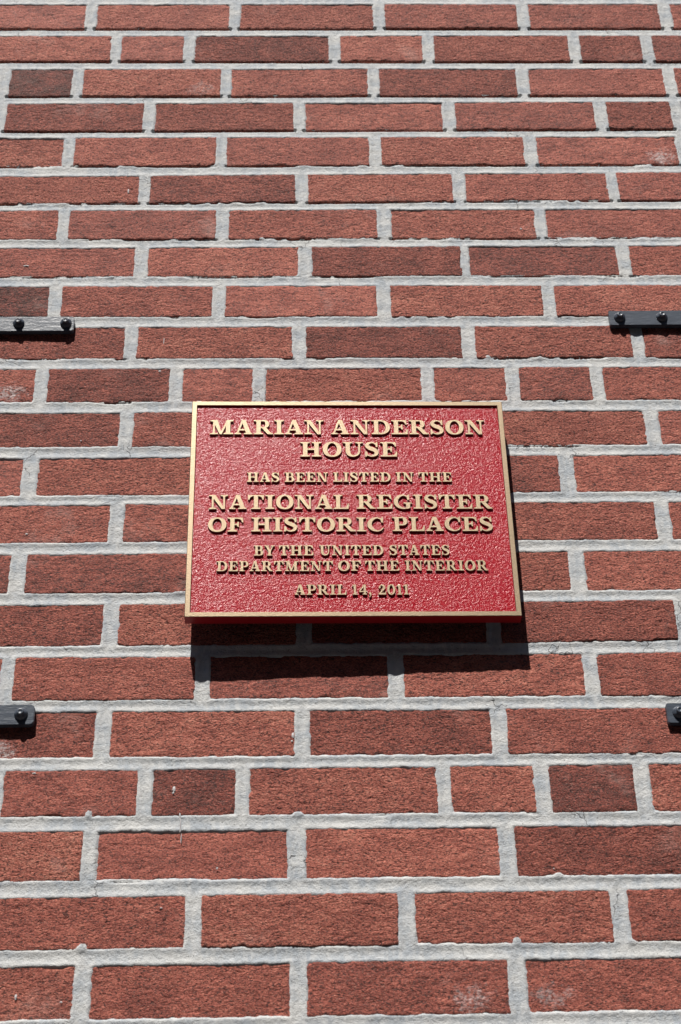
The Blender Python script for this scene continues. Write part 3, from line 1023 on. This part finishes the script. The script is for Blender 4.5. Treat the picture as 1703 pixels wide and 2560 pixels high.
G['C'] = (.92, stroke(cpath + [(.77, .10, .07), (.90, .26, .06)]) + [[(.80, .63), (.90, .63), (.90, 1.01), (.83, 1.01), (.76, .88)]], [])
G['G'] = (1.05, stroke(cpath + [(.76, .06, .07), (.88, .14, .08)]) + [[(.80, .63), (.90, .63), (.90, 1.01), (.83, 1.01), (.76, .88)],
          rect(.71, .08, .935, .40), [(.57, .36), (1.05, .36), (1.05, .445), (.57, .445)], [(.71, .02), (.80, .0), (.935, .05), (.935, .1), (.71, .1)]], [])
G['Y'] = (.98, [serif(.50, ST, .26, .26), rect(.3825, .03, .6175, .46), diag(.50, .40, .235, .23, .94, .25), diag(.555, .40, .11, .80, .95, .10),
                [(0, 1), (0, .925), (.10, .90), (.36, .90), (.44, .925), (.44, 1)], [(.63, 1), (.63, .925), (.72, .90), (.88, .90), (.98, .925), (.98, 1)]], [])
G['1'] = (.56, [rect(.20, .03, .42, 1.0), serif(.31, .22, .25, .25), [(.04, .80), (.22, .86), (.22, 1.0), (.04, .88)]], [])
G['2'] = (.80, stroke([(.16, .70, .15), (.20, .86, .10), (.38, .96, .10), (.56, .88, .19), (.60, .70, .23), (.50, .50, .20), (.28, .26, .12), (.12, .10, .08)]) +
          [rect(.04, 0, .72, .17), [(.66, 0), (.78, 0), (.80, .30), (.73, .30), (.70, .17), (.6, .17)], ell(.17, .72, .10, .10, 16)], [])
G['4'] = (.88, [rect(.50, .03, .71, 1.0), serif(.605, .21, .22, .22), rect(.03, .25, .86, .35), [(.03, .30), (.13, .33), (.62, .88), (.62, 1.0), (.52, 1.0), (.03, .36)]], [])
G[','] = (.26, [ell(.13, .10, .12, .12, 16), [(.02, -.24), (.08, -.27), (.22, -.10), (.25, .08), (.13, .06), (.13, -.06)]], [])


def glyph_mesh(ch):
    w, add, sub = G[ch]
    verts, faces = [], []
    for p in add + sub:
        q = []
        for pt in p:
            if not q or math.hypot(pt[0] - q[-1][0], pt[1] - q[-1][1]) > 1e-4:
                q.append(pt)
        if math.hypot(q[0][0] - q[-1][0], q[0][1] - q[-1][1]) < 1e-4:
            q.pop()
        if abs(area(q)) < 1e-6:
            faces.append(None)
            continue
        if area(q) < 0:
            q = q[::-1]
        faces.append(list(range(len(verts), len(verts) + len(q))))
        verts += [Vector(v) for v in q]
    na = len(add)
    ids = [i for i, f in enumerate(faces) if f is not None]
    r = delaunay_2d_cdt(verts, [], [faces[i] for i in ids], 0, 1e-5)
    ov, _, of, _, _, orf = r
    kept = []
    for f, o in zip(of, orf):
        src = {ids[k] for k in o}
        if any(k < na for k in src) and not any(k >= na for k in src):
            kept.append(list(f))
    # outline edges
    cnt = {}
    for f in kept:
        for i in range(len(f)):
            e = (f[i], f[(i + 1) % len(f)])
            cnt[e] = cnt.get(e, 0) + 1
    bnd = [e for e in cnt if (e[1], e[0]) not in cnt]
    usedv = sorted({v for f in kept for v in f})
    bv = sorted({v for e in bnd for v in e})
    nrm = {v: [0, 0] for v in bv}
    for a, b in bnd:
        dx, dy = ov[b][0] - ov[a][0], ov[b][1] - ov[a][1]
        l = math.hypot(dx, dy) or 1
        for v in (a, b):
            nrm[v][0] += dy / l
            nrm[v][1] -= dx / l
    V, T = [], {}
    for v in usedv:
        T[v] = len(V)
        V.append((ov[v][0], ov[v][1], 0))
    off = {}
    for v in bv:
        l = math.hypot(*nrm[v]) or 1
        nx_, ny_ = nrm[v][0] / l, nrm[v][1] / l
        off[v] = len(V)
        V.append((ov[v][0] + nx_ * .012, ov[v][1] + ny_ * .012, -.18))     # small worn edge
        V.append((ov[v][0] + nx_ * .03, ov[v][1] + ny_ * .03, -1.05))
    F = [[T[v] for v in f] for f in kept]
    mi = [0] * len(F)
    for a, b in bnd:
        F.append([T[b], T[a], off[a], off[b]]); mi.append(0)
        F.append([off[b], off[a], off[a] + 1, off[b] + 1]); mi.append(1)
    me = bpy.data.meshes.new('letter')
    me.from_pydata(V, [], F)
    me.materials.append(M_GOLD)
    me.materials.append(M_SIDE)
    me.polygons.foreach_set('material_index', mi)
    bm = bmesh.new()
    bm.from_mesh(me)
    bmesh.ops.dissolve_limit(bm, angle_limit=0.002, verts=bm.verts, edges=bm.edges, delimit={'MATERIAL'})
    bmesh.ops.triangulate(bm, faces=[f for f in bm.faces if len(f.verts) > 4])
    bm.to_mesh(me)
    bm.free()
    return me


# words: left and right limits, baseline, cap height (millimetres in the wall frame)
WORDS = [
("MARIAN", -117.6, 21.3, 1245.4, 21.6),
("ANDERSON", 30.7, 219.5, 1245.5, 21.7),
("HOUSE", -7.3, 110.4, 1211.5, 21.9),
("HAS", -71.7, -32.7, 1173.9, 13.6),
("BEEN", -26.4, 25.5, 1173.9, 13.6),
("LISTED", 31.8, 100.9, 1174.0, 13.7),
("IN", 107.2, 128.8, 1174.1, 13.7),
("THE", 134.5, 174.8, 1174.1, 13.7),
("NATIONAL", -116.3, 49.8, 1134.3, 20.2),
("REGISTER", 59.1, 220.9, 1134.5, 20.2),
("OF", -116.7, -75.4, 1102.1, 19.8),
("HISTORIC", -65.7, 90.0, 1102.2, 19.8),
("PLACES", 100.5, 219.6, 1102.5, 20.0),
("BY", -62.5, -38.5, 1068.5, 13.9),
("THE", -33.4, 6.8, 1068.6, 13.9),
("UNITED", 13.8, 88.5, 1068.7, 13.9),
("STATES", 95.4, 166.0, 1068.8, 13.9),
("DEPARTMENT", -105.5, 29.1, 1047.0, 13.7),
("OF", 35.2, 61.7, 1047.2, 13.8),
("THE", 66.4, 106.2, 1047.2, 13.8),
("INTERIOR", 112.9, 209.4, 1047.3, 13.8),
("APRIL", -15.3, 44.1, 1014.8, 13.5),
("14,", 50.4, 72.9, 1014.8, 13.5),
("2011", 80.5, 116.0, 1014.7, 13.5),
]
cache = {}
for (word, xl, xr, yb, ch_) in WORDS:
    big = ch_ > 18
    h = ch_
    gap = h * (.085 if big else .10)
    if word == '14,':
        gap = h * .12
    tot = sum(G[c][0] for c in word)
    sx = (xr - xl - gap * (len(word) - 1)) / tot
    x = xl
    for c in word:
        if c not in cache:
            cache[c] = glyph_mesh(c)
        o = bpy.data.objects.new('numeral' if c.isdigit() else ('comma' if c == ',' else 'letter'), cache[c])
        COL.objects.link(o)
        o.parent = pl
        o.location = ((x - (pcx - PW / 2)) / 1000, (yb - (pcy - PH / 2)) / 1000, 0.00002)
        o.scale = (sx / 1000, h / 1000, DEP / 1000)
        x += G[c][0] * sx + gap
